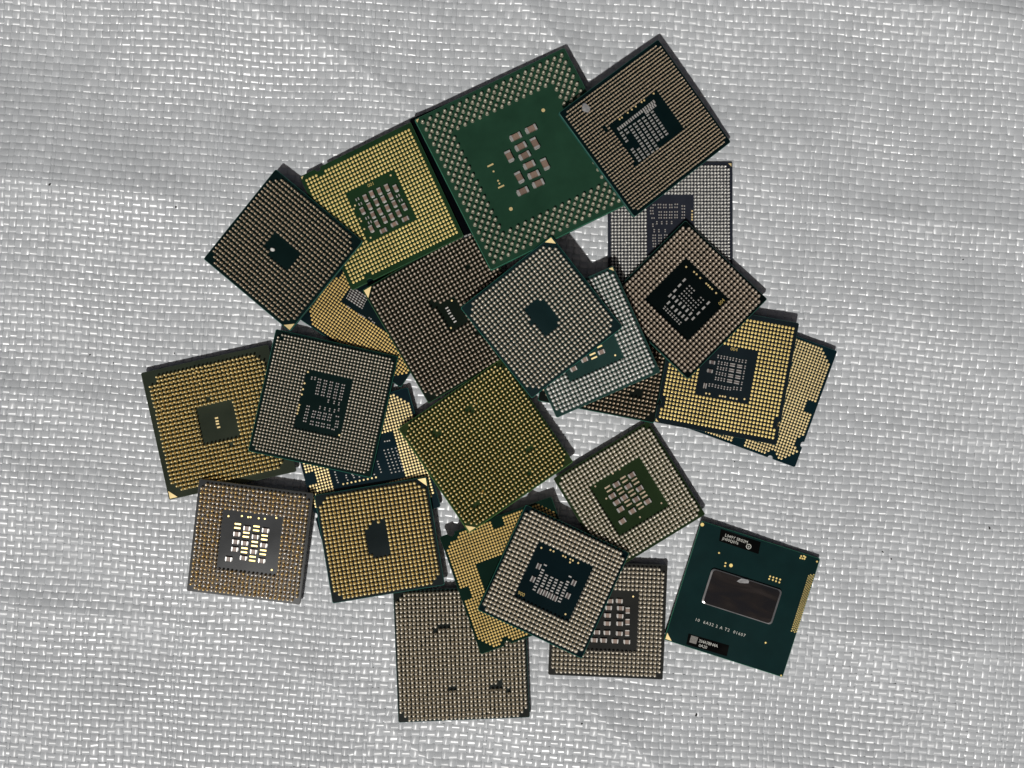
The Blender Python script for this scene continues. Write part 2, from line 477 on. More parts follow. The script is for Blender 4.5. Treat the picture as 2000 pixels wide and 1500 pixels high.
FEAT={
 "C":{"capu":[[4.82,7.42],[-0.47,7.35],[-0.42,3.97],[-0.63,0.95],[-0.7,-2.24],[-0.82,-5.52],[-0.81,-8.53],[-6.08,-8.59]],"capv":[[3.8,3],[-4.92,2.85],[3.63,-4.05],[-5.12,-4.29]],"baru":[[-11.17,3],[-11.22,-4.31]],"dot":[[-11.17,0.89],[-11.23,-2.27],[-11.27,-3.22]],"bigdot":[[10.79,11.15],[-11.66,-11.71]],"lines":[[-7.26,7.32],[-3.29,7.38],[2.14,-8.37],[5.89,-8.33]]},
 "B":{"capv":[[-3.22,4.26],[-0.94,4.52],[1.52,4.3],[4.04,4.25],[6.37,2.91],[-3.14,1.46],[-0.7,1.65],[1.6,1.51],[3.96,1.53],[-5.66,1.12],[-3.29,-1.41],[-0.92,-1.39],[1.61,-1.44],[4.04,-1.26],[6.39,-3.39],[-3.28,-4.36],[-0.68,-4.26],[1.61,-4.39],[3.98,-4.37],[-5.55,-5.03]],"capu":[[-2.41,-7.14],[1.45,-6.86],[5.15,-6.9]],"smallv":[[-5.65,5.09],[-5.44,3.41],[6.02,0.56],[6.16,-1.08],[-5.29,-1.38],[-5.14,-3.03]],"dot":[[6.61,7.23],[-6.93,-7.33],[-7.14,3.71],[-7.91,2.91],[-7.56,-0.61],[-7.44,-1.46],[-7.58,-4.07]],"text":[[-0.06,7.35]]},
 "P":{"capu":[[4.1,5.19],[-1.39,5.2],[1.38,2.83],[4.03,0.44],[-4.3,2.86],[-1.48,0.57],[-4.2,0.46],[1.36,-1.83],[4.01,-4.22],[-4.28,-1.92],[-1.51,-4.28],[-5.7,-5.34]],"barpair":[[1.36,5.28],[4.06,2.96],[-4.21,5.33],[-1.41,2.85],[1.29,0.53],[4.07,-1.83],[-1.32,-1.49],[1.35,-4.18]],"dot":[[-7.26,8.05],[-6.35,3.11],[-0.62,8.63],[1.83,8.61],[-0.51,-7.05],[7.37,-6.85]]},
 "T":{"capu":[[-1.32,4.29],[4.36,4.35],[-4.19,2.16],[1.52,2.01],[-4.26,-0.27],[-1.45,-0.35],[4.37,-0.27],[-4.3,-2.61],[1.49,-2.62],[-5.79,-5.89],[-1.36,-4.97],[4.28,-5.14]],"barpair":[[-4.25,4.56],[1.49,4.54],[-1.4,2.19],[4.24,2.03],[1.48,-0.31],[-1.41,-2.66],[4.34,-2.59],[1.36,-4.96]],"dot":[[-7.36,7.24],[-3.32,7.8],[-1.37,7.7],[-0.65,7.79],[1.86,7.76],[3.71,7.82],[7.61,-7.71],[7.16,8.57]]},
 "Y":{"capu":[[0.07,3.84],[3.71,3.88],[-0.16,1.52],[3.7,1.46],[-0.13,-0.97],[3.68,-0.86],[-0.1,-3.83],[3.7,-3.9],[-3.92,-6.24],[-1.06,-6.23],[2.47,-6.31],[6.11,-6.38],[-3.25,-3.79],[3.29,6.07],[0.43,5.95]],"capv":[[5.93,3.31],[6.03,-0.21],[6.06,-3.62]],"dot":[[7.5,7.54]]},
 "L":{"capu":[[3.43,-4.78],[-2.16,-4.81],[-6.3,-6.02]],"barpair":[[0.7,-4.86]],"baru":[[3.58,-3.05]],"dot":[[6.78,-7.37]]},
 "X":{"capv":[[-6.08,2.17],[-6.06,-2.07],[-2.61,-4.42],[-0.91,-4.34],[0.74,-4.38],[2.4,-4.43],[5.64,2.11],[5.64,-2.13]],"smallu":[[-4.35,3.36],[-4.41,1.71],[-4.4,0.81],[-4.39,-0.1],[-4.38,-1.01],[-4.37,-1.91],[-4.36,-2.82],[-4.4,-3.84],[-4.39,-4.75],[-2.74,0.76],[-2.73,-0.14],[-2.72,-1.05],[-2.66,-1.93],[-2.69,-2.79],[-1,0.76],[-1.04,-0.13],[-1.04,-1.02],[-1.01,-1.88],[-1,-2.78],[0.54,0.76],[0.6,-0.12],[0.61,-1.03],[0.62,-1.94],[0.62,-2.84],[2.27,0.7],[2.26,-0.17],[2.25,-1.04],[2.27,-1.88],[2.33,-2.76],[3.92,1.65],[3.96,0.76],[3.94,-0.16],[3.94,-1.07],[3.98,-1.94],[4,-2.84],[4.01,-3.87],[4.04,-4.74],[3.91,3.37]],"dot":[[-7.64,7.52],[-4.88,8.08],[-3.83,8.12],[-0.64,8.11],[0.19,8.09],[1.79,8.11],[2.62,8.09],[2.1,7.2],[4.43,8.08],[7.31,-7.44]],"text":[[-7.37,-7.55]]},
 "F":{"smallv":[[-4.65,3.67],[-4.53,1.52],[-4.4,-0.63],[-4.41,-2.75],[5.43,3.75],[5.5,1.66],[5.49,-0.61],[5.51,-2.85],[-3.23,-2.34],[-1.83,-2.52],[-0.49,-2.38],[0.96,-2.36],[2.45,-2.38],[3.95,-2.4],[-3.16,-4.69],[-1.41,-4.72],[0.08,-4.74],[1.45,-4.63],[2.82,-4.53],[4.19,-4.42]],"tdot":[[-2.28,3.52],[-2.28,2.41],[-2.28,1.3],[-2.28,0.19],[-2.29,-0.92],[-1.28,3.51],[-1.28,2.4],[-1.28,1.28],[-1.28,0.17],[-1.29,-0.94],[-0.28,3.49],[-0.28,2.38],[-0.28,1.27],[-0.29,0.16],[-0.29,-0.95],[0.71,1.25],[0.71,0.14],[0.71,-0.97],[1.71,1.24],[1.71,0.13],[1.71,-0.99],[2.71,3.44],[2.71,2.33],[2.71,1.22],[2.71,0.11],[2.7,-1],[3.71,3.42],[3.71,2.31],[3.7,1.2],[3.7,0.09],[3.7,-1.02],[-2.97,-6.24],[-2.97,-6.94],[-2.02,-6.25],[-2.02,-6.96],[-1.07,-6.26],[-1.07,-6.97],[-0.12,-6.28],[-0.12,-6.98],[0.82,-6.29],[0.82,-7],[1.77,-6.3],[1.77,-7.01],[2.72,-6.32],[2.71,-7.02],[3.66,-6.33],[3.66,-7.04]],"dot":[[-7.06,7.07],[-4.28,7.65],[-3.23,7.68],[-1.66,7.63],[0.84,7.69],[1.64,7.73],[2.44,7.66],[3.27,7.72],[5.01,7.69]],"text":[[8.12,6.86]]},
 "D":{"smallv":[[-3.29,-7.62],[-3.2,-5.9],[-3.11,-4.18],[-3.01,-2.46],[-2.92,-0.73],[-2.82,1.01],[-2.73,2.74],[-2.64,4.49],[-2.31,-7.67],[-2.22,-5.95],[-2.12,-4.23],[-2.03,-2.5],[-1.93,-0.77],[-1.84,0.96],[-1.74,2.7],[-1.65,4.44],[-1.33,-7.71],[-1.14,-4.27],[-1.04,-2.55],[-0.95,-0.82],[-0.85,0.92],[-0.75,2.66],[-0.66,4.4],[-0.35,-7.76],[-0.15,-4.32],[-0.06,-2.59],[0.04,-0.86],[0.14,0.87],[0.23,2.61],[0.33,4.35],[0.83,-4.36],[0.93,-2.64],[1.03,-0.91],[1.12,0.83],[1.22,2.57],[1.32,4.31],[1.81,-4.41],[1.91,-2.68],[2.01,-0.95],[2.11,0.79],[2.21,2.52],[2.31,4.27],[2.6,-7.9],[2.8,-4.45],[2.9,-2.73],[3,-0.99],[3.1,0.74],[3.2,2.48],[3.3,4.22],[3.58,-7.95],[3.69,-6.22],[3.79,-4.5],[3.89,-2.77],[3.99,-1.04],[4.09,0.7],[4.19,2.44],[4.3,4.18],[4.57,-7.99],[4.67,-6.27],[4.77,-4.55],[4.88,-2.82],[4.98,-1.08],[5.08,0.65],[5.18,2.39],[5.29,4.14],[5.55,-8.04],[5.66,-6.32],[5.76,-4.59],[5.86,-2.86],[5.97,-1.13],[6.54,-8.09],[6.64,-6.36],[6.75,-4.64],[6.85,-2.91],[6.96,-1.17]],"smallu":[[-4.62,-7.69],[-4.63,-6.83],[-4.64,-5.97],[-4.66,-5.12],[-4.67,-4.26],[-4.68,-3.4],[-4.69,-2.54],[-4.71,-1.68],[-4.72,-0.82],[-4.73,0.04],[-4.74,0.9],[-4.76,1.77],[-4.77,2.63],[-4.78,3.5],[-4.8,4.37],[-4.81,5.23],[-4.82,6.1],[-4.83,6.97],[-3.68,2.57],[-3.71,3.37],[-3.73,4.17],[-3.75,4.97],[-3.78,5.77],[-3.8,6.58]],"dot":[[-6.8,8.44],[-6.89,4.6],[-6.96,3.57],[-6.91,1.17],[-6.9,-0.42],[-6.86,-2.12],[-6.78,-4.56],[-6.79,-5.5]],"flake":[[-15.39,-12.92]]},
 "R":{"pairu":[[-2.67,6.99],[-2.66,6.08],[-2.65,5.18],[-2.64,4.27],[-2.64,3.37],[-2.63,2.47],[-0.83,6.95],[-0.82,6.05],[-0.81,5.15],[-0.8,4.24],[-0.8,3.34],[-0.79,2.43],[1.01,6.92],[1.02,6.02],[1.03,5.11],[1.04,4.21],[1.05,3.3],[1.05,2.4],[2.86,6.89],[2.86,5.99],[2.87,5.08],[2.88,4.18],[2.89,3.27],[2.9,2.37],[4.7,6.86],[4.71,5.96],[4.72,5.05],[4.72,4.15],[4.73,3.24],[4.74,2.34],[-2.09,-2.88],[-2.14,-3.78],[-2.19,-4.68],[-2.15,-6.02],[-2.11,-6.92],[-0.45,-2.86],[-0.5,-3.76],[-0.55,-4.66],[-0.42,-6.01],[-0.38,-6.91],[1.19,-2.83],[1.14,-3.73],[1.09,-4.63],[1.31,-6],[1.34,-6.9],[2.83,-2.81],[2.78,-3.71],[2.73,-4.61],[3.04,-5.99],[3.07,-6.89],[-4.3,-1.75],[-4.3,-2.69],[-4.31,-3.63],[-4.32,-4.57],[-4.33,-5.51],[-4.34,-6.46],[5.05,-2.91],[5.33,-4.31],[5.33,-5.16],[5.34,-6.1],[4.62,-7.03]],"pairv":[[-0.73,-1.38],[0.8,-1.38],[2.28,-1.4],[3.77,-1.4],[4.96,-0.8],[1.3,1.12],[3.12,1.1],[4.62,1.01],[-5.14,6.86],[-4.13,6.91]],"dot":[[-6.69,8.4],[-6.93,4.8],[-6.99,2.94],[-6.99,1.29],[-7.01,-1.97],[-7.04,-2.83],[-7.06,-3.65],[-7.08,-4.68],[6.82,-8.34]]},
 "E":{"pairu":[[-4.96,6.18],[-3.34,6.28],[-1.72,6.21],[0.12,6.2],[1.86,6.33],[-3.34,5.36],[-1.68,5.36],[0.15,5.38],[1.77,5.41],[-5.66,5.3],[-5.78,4.37],[-5.66,3.5],[-5.35,2.13],[-3.13,3.99],[-1.51,3.98],[0.14,3.99],[1.76,4.02],[-3.1,3.08],[-1.51,3.07],[0.11,3.07],[1.76,3.06],[-3.14,2.19],[-1.52,2.19],[0.1,2.18],[1.75,2.25],[4.02,5.8],[4.02,4.92],[4.01,3.96],[4.01,3.05],[3.93,2.14],[-5,-3.17],[-3.19,-3.18],[-1.39,-3.11],[-5.05,-4.06],[-3.19,-4.06],[-1.39,-4],[-5.01,-4.91],[-3.24,-4.92],[-1.4,-4.93],[-4.94,-5.8],[-3.17,-5.8],[-5.01,-6.63]],"pairv":[[-4.17,0.65],[-2.67,0.65],[-1.15,0.71],[0.39,0.71],[-5.38,-0.08],[-4.99,-1.77],[-3.55,-1.78],[-1.61,-1.79]],"dot":[[6.72,4.24],[6.72,3.21],[6.72,2.4],[6.71,1.59]]},
 "H":{"pairv":[[-3.45,4.43],[-2.48,4.38],[-1.56,4.41],[-0.69,4.42],[0.29,4.38],[1.2,4.4],[2.16,4.36],[3.13,4.32],[4.08,4.35],[5.1,4.39],[-2.96,2.59],[-2,2.55],[-1.06,2.65],[-0.33,2.56],[-2.95,0.96],[-2,0.96],[-1.18,0.95],[-0.31,1.01],[-2.99,-0.61],[-2.09,-0.66],[-1.18,-0.64],[-0.29,-0.7],[-2.98,-2.31],[-2.13,-2.3],[-1.25,-2.28],[-0.31,-2.33],[-4.49,-4.67],[-3.55,-4.57],[-2.61,-4.62],[-1.69,-4.66],[-0.77,-4.64],[0.16,-4.69],[1.11,-4.66],[1.99,-4.64],[3.02,-4.23],[3.97,-4.2],[5.13,-4.13],[5.15,2.69],[5.13,1.06],[5.16,-0.56],[5.1,-2.36]],"capu":[[1.28,2.63],[3.49,2.6],[1.29,0.96],[3.54,0.98],[1.33,-0.69],[3.55,-0.72],[1.31,-2.33],[3.48,-2.36]],"capw":[[-4.86,2.3],[-5.09,-0.41]],"capv":[[-5.75,-5.13]],"dot":[[-4.96,-7.35],[-3.93,-7.34],[-0.72,-7.37],[0.11,-7.32],[0.92,-7.32],[2.55,-7.35],[3.38,-7.39],[4.46,-7.34],[6.78,-6.93]],"text":[[0.93,7.4]]},
 "S":{"tdot":[[7.8,4.91],[8.62,4.82],[9.32,4.77],[6.94,2.31],[8.14,2.24],[9.33,2.16],[10.53,2.09],[6.99,1.28],[8.19,1.2],[9.39,1.13],[10.58,1.05],[7.05,0.24],[8.25,0.17],[9.44,0.09],[10.64,0.02],[7.1,-0.79],[8.3,-0.86],[9.5,-0.94],[10.69,-1.01],[7.16,-1.82],[8.35,-1.9],[9.55,-1.97],[10.75,-2.05],[7.21,-2.86],[8.41,-2.93],[9.61,-3.01],[10.8,-3.08],[7.27,-3.89],[8.46,-3.97],[9.66,-4.04],[10.86,-4.12],[7.32,-4.93],[8.52,-5],[9.72,-5.08],[10.91,-5.15],[4.06,-0.43],[4.11,-1.29],[4.15,-2.15],[4.2,-3.02],[4.24,-3.88],[-9.44,-0.11],[-9.47,-0.95],[-9.35,-1.83],[-9.43,-2.66],[-9.35,-3.39],[-6.4,-1.93],[-4.49,-2.18],[-2.91,-2.61],[-6.45,-2.63],[-6.28,-3.53],[-4.22,-3.24],[-2.6,-3.55],[2.09,-3.99],[1.95,-1.41],[-4.27,2.72],[-2.92,2.68],[-1.57,2.65],[-0.22,2.62],[1.13,2.59],[-4.28,1.64],[-2.93,1.61],[-1.58,1.58],[-0.23,1.55],[1.12,1.51],[-4.3,0.57],[-2.95,0.54],[-1.6,0.51],[-0.25,0.47],[1.1,0.44],[-4.31,-0.5],[-2.96,-0.53],[-1.61,-0.57],[-0.26,-0.6],[1.09,-0.63],[-4.32,-1.57],[-2.97,-1.61],[-1.62,-1.64],[-0.27,-1.67],[1.08,-1.7],[-4.33,-2.65],[-2.98,-2.68],[-1.63,-2.71],[-0.29,-2.74],[1.06,-2.78]],"dot":[[-7.95,-4.35],[-6.67,-4.44],[-5.39,-4.52],[-4.11,-4.61],[-2.83,-4.69],[-1.55,-4.77],[-0.27,-4.86],[1.01,-4.94],[2.29,-5.03]]},
 "AA":{"pairu":[[-9.71,-5.5],[-9.8,-4.77],[-9.9,-4.05],[-9.99,-3.32],[-10.09,-2.6],[-10.19,-1.87],[-8.72,-5.49],[-8.82,-4.77],[-8.92,-4.04],[-9.01,-3.32],[-9.11,-2.59],[-9.2,-1.86],[-7.74,-5.49],[-7.84,-4.76],[-7.93,-4.04],[-8.03,-3.31],[-8.12,-2.58],[-8.22,-1.86],[-6.76,-5.48],[-6.85,-4.76],[-6.95,-4.03],[-7.04,-3.3],[-7.14,-2.58],[-7.23,-1.85],[-5.77,-5.48],[-5.87,-4.75],[-5.96,-4.02],[-6.06,-3.3],[-6.16,-2.57],[-6.25,-1.85],[-4.79,-5.47],[-4.89,-4.74],[-4.98,-4.02],[-5.08,-3.29],[-5.17,-2.57],[-5.27,-1.84],[-8.03,-7.49],[-3.91,-7.51],[-2.51,-7.38],[-0.7,-6.65],[0.9,-7.06]]},
 "N":{"smallu":[[-0.46,2.51],[-0.47,1.58],[-0.51,0.67],[-0.46,-0.38],[-0.39,-1.32],[-0.41,-2.33]],"dot":[[1.96,3.65],[-2.45,-3.4]]},
 "Q":{"baru":[[-0.27,1.39],[-0.29,0.42],[-0.34,-0.44],[-0.24,-1.52]]},
 "Z":{"label1":[[-12.81,18.59],[0.15,18.47],[0.56,14.74],[-12.22,14.92]],"label2":[[-12.51,-15.07],[0.51,-14.78],[0.81,-18.16],[-12.21,-18.44]],"die":[[-11.85,6.09],[10.66,6.71],[11.02,-5.3],[-11.82,-4.29]],"strip":[[17.1,13.33],[18.95,13.92],[19.24,-5.16],[17.19,-5.04]],"dot":[[18.43,18],[18.55,-18.76],[-8.23,9.05],[-8.13,8.12],[-11.1,11.41],[10.94,-10.58]],"bigdot":[[-18.65,18.15],[-6.43,8.85]],"dots2":[[13.29,18.14],[14.06,18.38],[14.57,18.23],[13.19,17.49],[13.87,17.55],[14.49,17.63],[6.08,9.28],[7.12,9.31],[8.15,9.33],[9.31,9.31],[6.03,8.46],[7.19,8.48],[8.24,8.43],[9.33,8.39]],"text1":[[-7.33,17.13],[-8.89,15.97],[-3.01,16.03]],"text3":[[-3.79,-10.36]],"text2":[[-5.81,-16.14],[-7.11,-17.51]],"code":[[-10.43,-16.41]],"flake":[[-1.49,5.55]]},
 "A":{"flake":[[-2.43,-1.83]]},
 "BB":{"smallu":[[-17.13,-19.84],[-15.98,-19.88]]}}

TYPES = {  # board thickness, height and share of the slab under it, pin length
    'S1': (1.1, .7, .33, 1.35), 'P478': (1.0, 1.9, .82, 1.5), 'M478': (1.1, .7, .36, 1.5), 'R988': (1.1, .7, .4, 1.2),
    'Z': (1.1, 1.6, .94, .0), 'AM2': (1.2, 1.9, .82, 2.2), 'LGA': (1.1, 1.7, .74, .06), 'XEON': (1.4, 1.8, .5, 1.5), 'BB': (1.0, .5, .5, .1)}

GROUP = 'processors heaped on the woven sheet'
INFO = {  # name, label, board colour, edge colour, pin or pad material
    'A': ('pin_grid_processor', 'processor with brown-gold pins and plain dark centre holding a white crumb, upper left', (.006, .019, .018), (.012, .07, .055), M_TAN),
    'B': ('pad_grid_processor', 'green processor with round gold pads around about twenty brown capacitors', (.016, .045, .018), (.02, .07, .03), M_GOLD),
    'C': ('large_pin_processor', 'largest green processor with staggered grey pins around a wide bare green field', (.013, .040, .023), (.02, .10, .06), M_KHAKI),
    'D': ('pin_grid_processor', 'upper right processor with fine tan pins and a grey scrap on its left corner', (.005, .016, .017), (.010, .065, .050), M_TAN),
    'E': ('pin_grid_processor', 'pale-pinned processor with slate centre, half hidden under two others by the right edge', (.020, .023, .032), (.016, .022, .03), M_SILVER),  # slate board and silver pins hold the sun's sheen in their colours
    'F': ('pin_grid_processor', 'diamond-turned processor with black centre of white capacitor rows, right of the heap\'s middle', (.004, .008, .008), (.010, .06, .045), M_DIM),
    'H': ('pad_grid_processor', 'gold-padded processor marked 004 with dark centre of tiny capacitors, lying on another gold one', (.010, .017, .021), (.012, .05, .042), M_GOLD),
    'I': ('pad_grid_processor', 'rightmost processor, finely gold-padded, lying under the gold one marked 004', (.006, .026, .034), (.010, .06, .06), M_PALEGOLD),
    'K': ('pin_grid_processor', 'dark brown-pinned processor mostly buried, its lower right corner showing between silver and gold ones', (.010, .014, .012), (.010, .075, .05), M_TAN),
    'L': ('pin_grid_processor', 'silver-pinned processor with teal field, partly covered by the grey-pinned one on top', (.016, .046, .040), (.03, .08, .065), M_SILVER),
    'M': ('pin_grid_processor', 'topmost central processor with cream pins, small plain dark centre and gold top corner', (.006, .026, .028), (.012, .09, .065), M_CREAM),
    'N': ('pin_grid_processor', 'dark brownish processor with a gold left corner, just left of the topmost central one', (.010, .018, .012), (.02, .07, .03), M_DIM),
    'O': ('pin_grid_processor', 'olive green processor fully covered with gold pins, just below the heap\'s centre', (.020, .034, .012), (.045, .12, .03), M_BRASS),
    'P': ('pin_grid_processor', 'processor with cream pins around a green field of brown capacitors, lower right of centre', (.018, .034, .013), (.02, .035, .015), M_CREAM),
    'Q': ('pin_grid_processor', 'leftmost processor, olive grey with long gold pins and a plain square centre', (.024, .031, .021), (.028, .04, .026), M_BRASS),
    'R': ('pin_grid_processor', 'processor with fine cream pins and dark teal centre of paired capacitors, left of the heap', (.006, .020, .018), (.010, .085, .06), M_CREAM),
    'S': ('pad_grid_processor', 'bright gold-padded processor with blue-black centre, buried under the teal-centred one at left', (.006, .024, .034), (.010, .07, .065), M_PALEGOLD),
    'T': ('pin_grid_processor', 'pale grey processor with brassy pins and bright capacitors, lower left corner of the heap', (.040, .046, .050), (.07, .07, .065), M_ROSE),
    'U': ('pin_grid_processor', 'gold-pinned processor with small dark centre and gold upper right corner, lower left', (.010, .020, .022), (.010, .075, .06), M_BRASS),
    'V': ('pin_grid_processor', 'bottommost processor fully covered with cream pins, lying square to the picture', (.010, .016, .013), (.012, .05, .045), M_CREAM),
    'W': ('pad_grid_processor', 'processor with gold pads coloured amber for shade, turned askew under the black-centred one at the bottom', (.008, .03, .02), (.010, .075, .045), M_SHADEGOLD),
    'X': ('pin_grid_processor', 'processor with thick cream pins and blue-black centre on top of the bottom group', (.005, .017, .021), (.010, .085, .06), M_CREAM),
    'Y': ('pin_grid_processor', 'dark grey processor with cream pins and shiny capacitors, half under its neighbour at bottom', (.024, .025, .023), (.03, .032, .028), M_CREAM),
    'Z': ('bare_die_processor', 'green processor lying face up with mirror-like silicon die, alone at lower right', (.006, .026, .026), (.012, .10, .06), M_GOLD),
    'AA': ('pad_grid_processor', 'processor with gold pads coloured orange for shade, deep under the brown-pinned ones at left', (.006, .018, .022), (.010, .06, .045), M_SHADEGOLD),
    'BB': ('plain_dark_board', 'plain dark board showing as a strip left of the largest green processor', (.003, .004, .006), (.004, .006, .008), M_CREAM),  # plain dark board; what fills this gap is not known
}
ROOT = {}

def grid(nu, nv, pu, pv):
    g = [((i - (nu - 1) / 2) * pu, (j - (nv - 1) / 2) * pv, i, j) for i in range(nu) for j in range(nv)]
    return g

def cap_mesh(L, Wd, H, body, reverse=False):
    """a ceramic block between two soldered ends"""
    key = 'capacitor_%g_%g_%g_%s_%s' % (L, Wd, H, body.name, reverse)
    if key in bpy.data.meshes:
        return bpy.data.meshes[key]
    b = MB()
    if not reverse:
        e = L * 0.2
        b.box(0, 0, 0, H * 0.94, L - 2 * e, Wd * 0.94, 0, 0.05)
        for s in (-1, 1):
            b.box(s * (L / 2 - e / 2), 0, 0, H, e, Wd, 1, 0.09)
            b.box(s * (L / 2 + 0.07), 0, 0, 0.2, 0.16, Wd * 0.8, 1, 0.05)
    else:
        e = Wd * 0.3
        b.box(0, 0, 0, H * 0.9, L * 0.95, Wd - 2 * e, 0, 0.04)
        for s in (-1, 1):
            b.box(0, s * (Wd / 2 - e / 2), 0, H, L, e, 1, 0.08)
    me = b.mesh(key, [body, M_SOLDER])
    return me

CAPS = {  # length, width, height, body, reverse
    'C': (3.4, 1.85, 1.1, M_CERAM, False), 'B': (2.05, 1.25, .75, M_CERAM, False), 'P': (2.0, 1.5, .8, M_CERAM, False), 'T': (1.95, 1.45, .7, M_CERAM, False),
    'Y': (1.85, 1.35, .75, M_CERAM, False), 'L': (1.9, 1.4, .7, M_CERAM, False), 'X': (1.75, 1.35, .5, M_CERAMD, True), 'H': (1.6, 1.0, .45, M_CERAMD, True)}

def outline(W, H, notches):
    """board outline, counter-clockwise; notches: (edge, distance from the edge's start along x or y, radius)"""
    a, b = W / 2, H / 2
    ch = 0.35
    pts = []
    def edge(p, q, key):
        L = math.hypot(q[0] - p[0], q[1] - p[1])
        ux, uy = (q[0] - p[0]) / L, (q[1] - p[1]) / L
        nx, ny = -uy, ux
        pts.append((p[0] + ux * ch, p[1] + uy * ch))
        for (e, d, r) in sorted([n for n in notches if n[0] == key], key=lambda n: n[1]):
            for k in range(9):
                t = math.pi * k / 8
                s = d - r * math.cos(t)
                w = r * math.sin(t)
                pts.append((p[0] + ux * s + nx * w, p[1] + uy * s + ny * w))
        pts.append((q[0] - ux * ch, q[1] - uy * ch))
    edge((-a, -b), (a, -b), 'bottom')
    edge((a, -b), (a, b), 'right')
    edge((a, b), (-a, b), 'top')
    edge((-a, b), (-a, -b), 'left')
    return pts

NOTCH = {'B': [('top', 31.7, 1.0), ('bottom', 6.2, 1.0)], 'H': [('left', 31.5, 1.0), ('right', 6.2, 1.0)], 'I': [('right', 7.4, .9), ('bottom', 30., .9)],
         'W': [('top', 32.5, 1.1), ('bottom', 8.6, 1.1)], 'S': [('left', 30.5, .9)], 'AA': []}
MARK = {'A': [(2, 2.4)], 'M': [(0, 2.3)], 'N': [(0, 2.6)], 'O': [(3, 2.3)], 'U': [(1, 2.5)], 'Q': [(3, 2.4)], 'Z': [(3, 2.0)], 'H': [(3, .9)], 'L': [(1, 1.2)], 'C': [(0, 1.0)], 'E': [(1, 1.0)], 'B': [(0, .8)]}

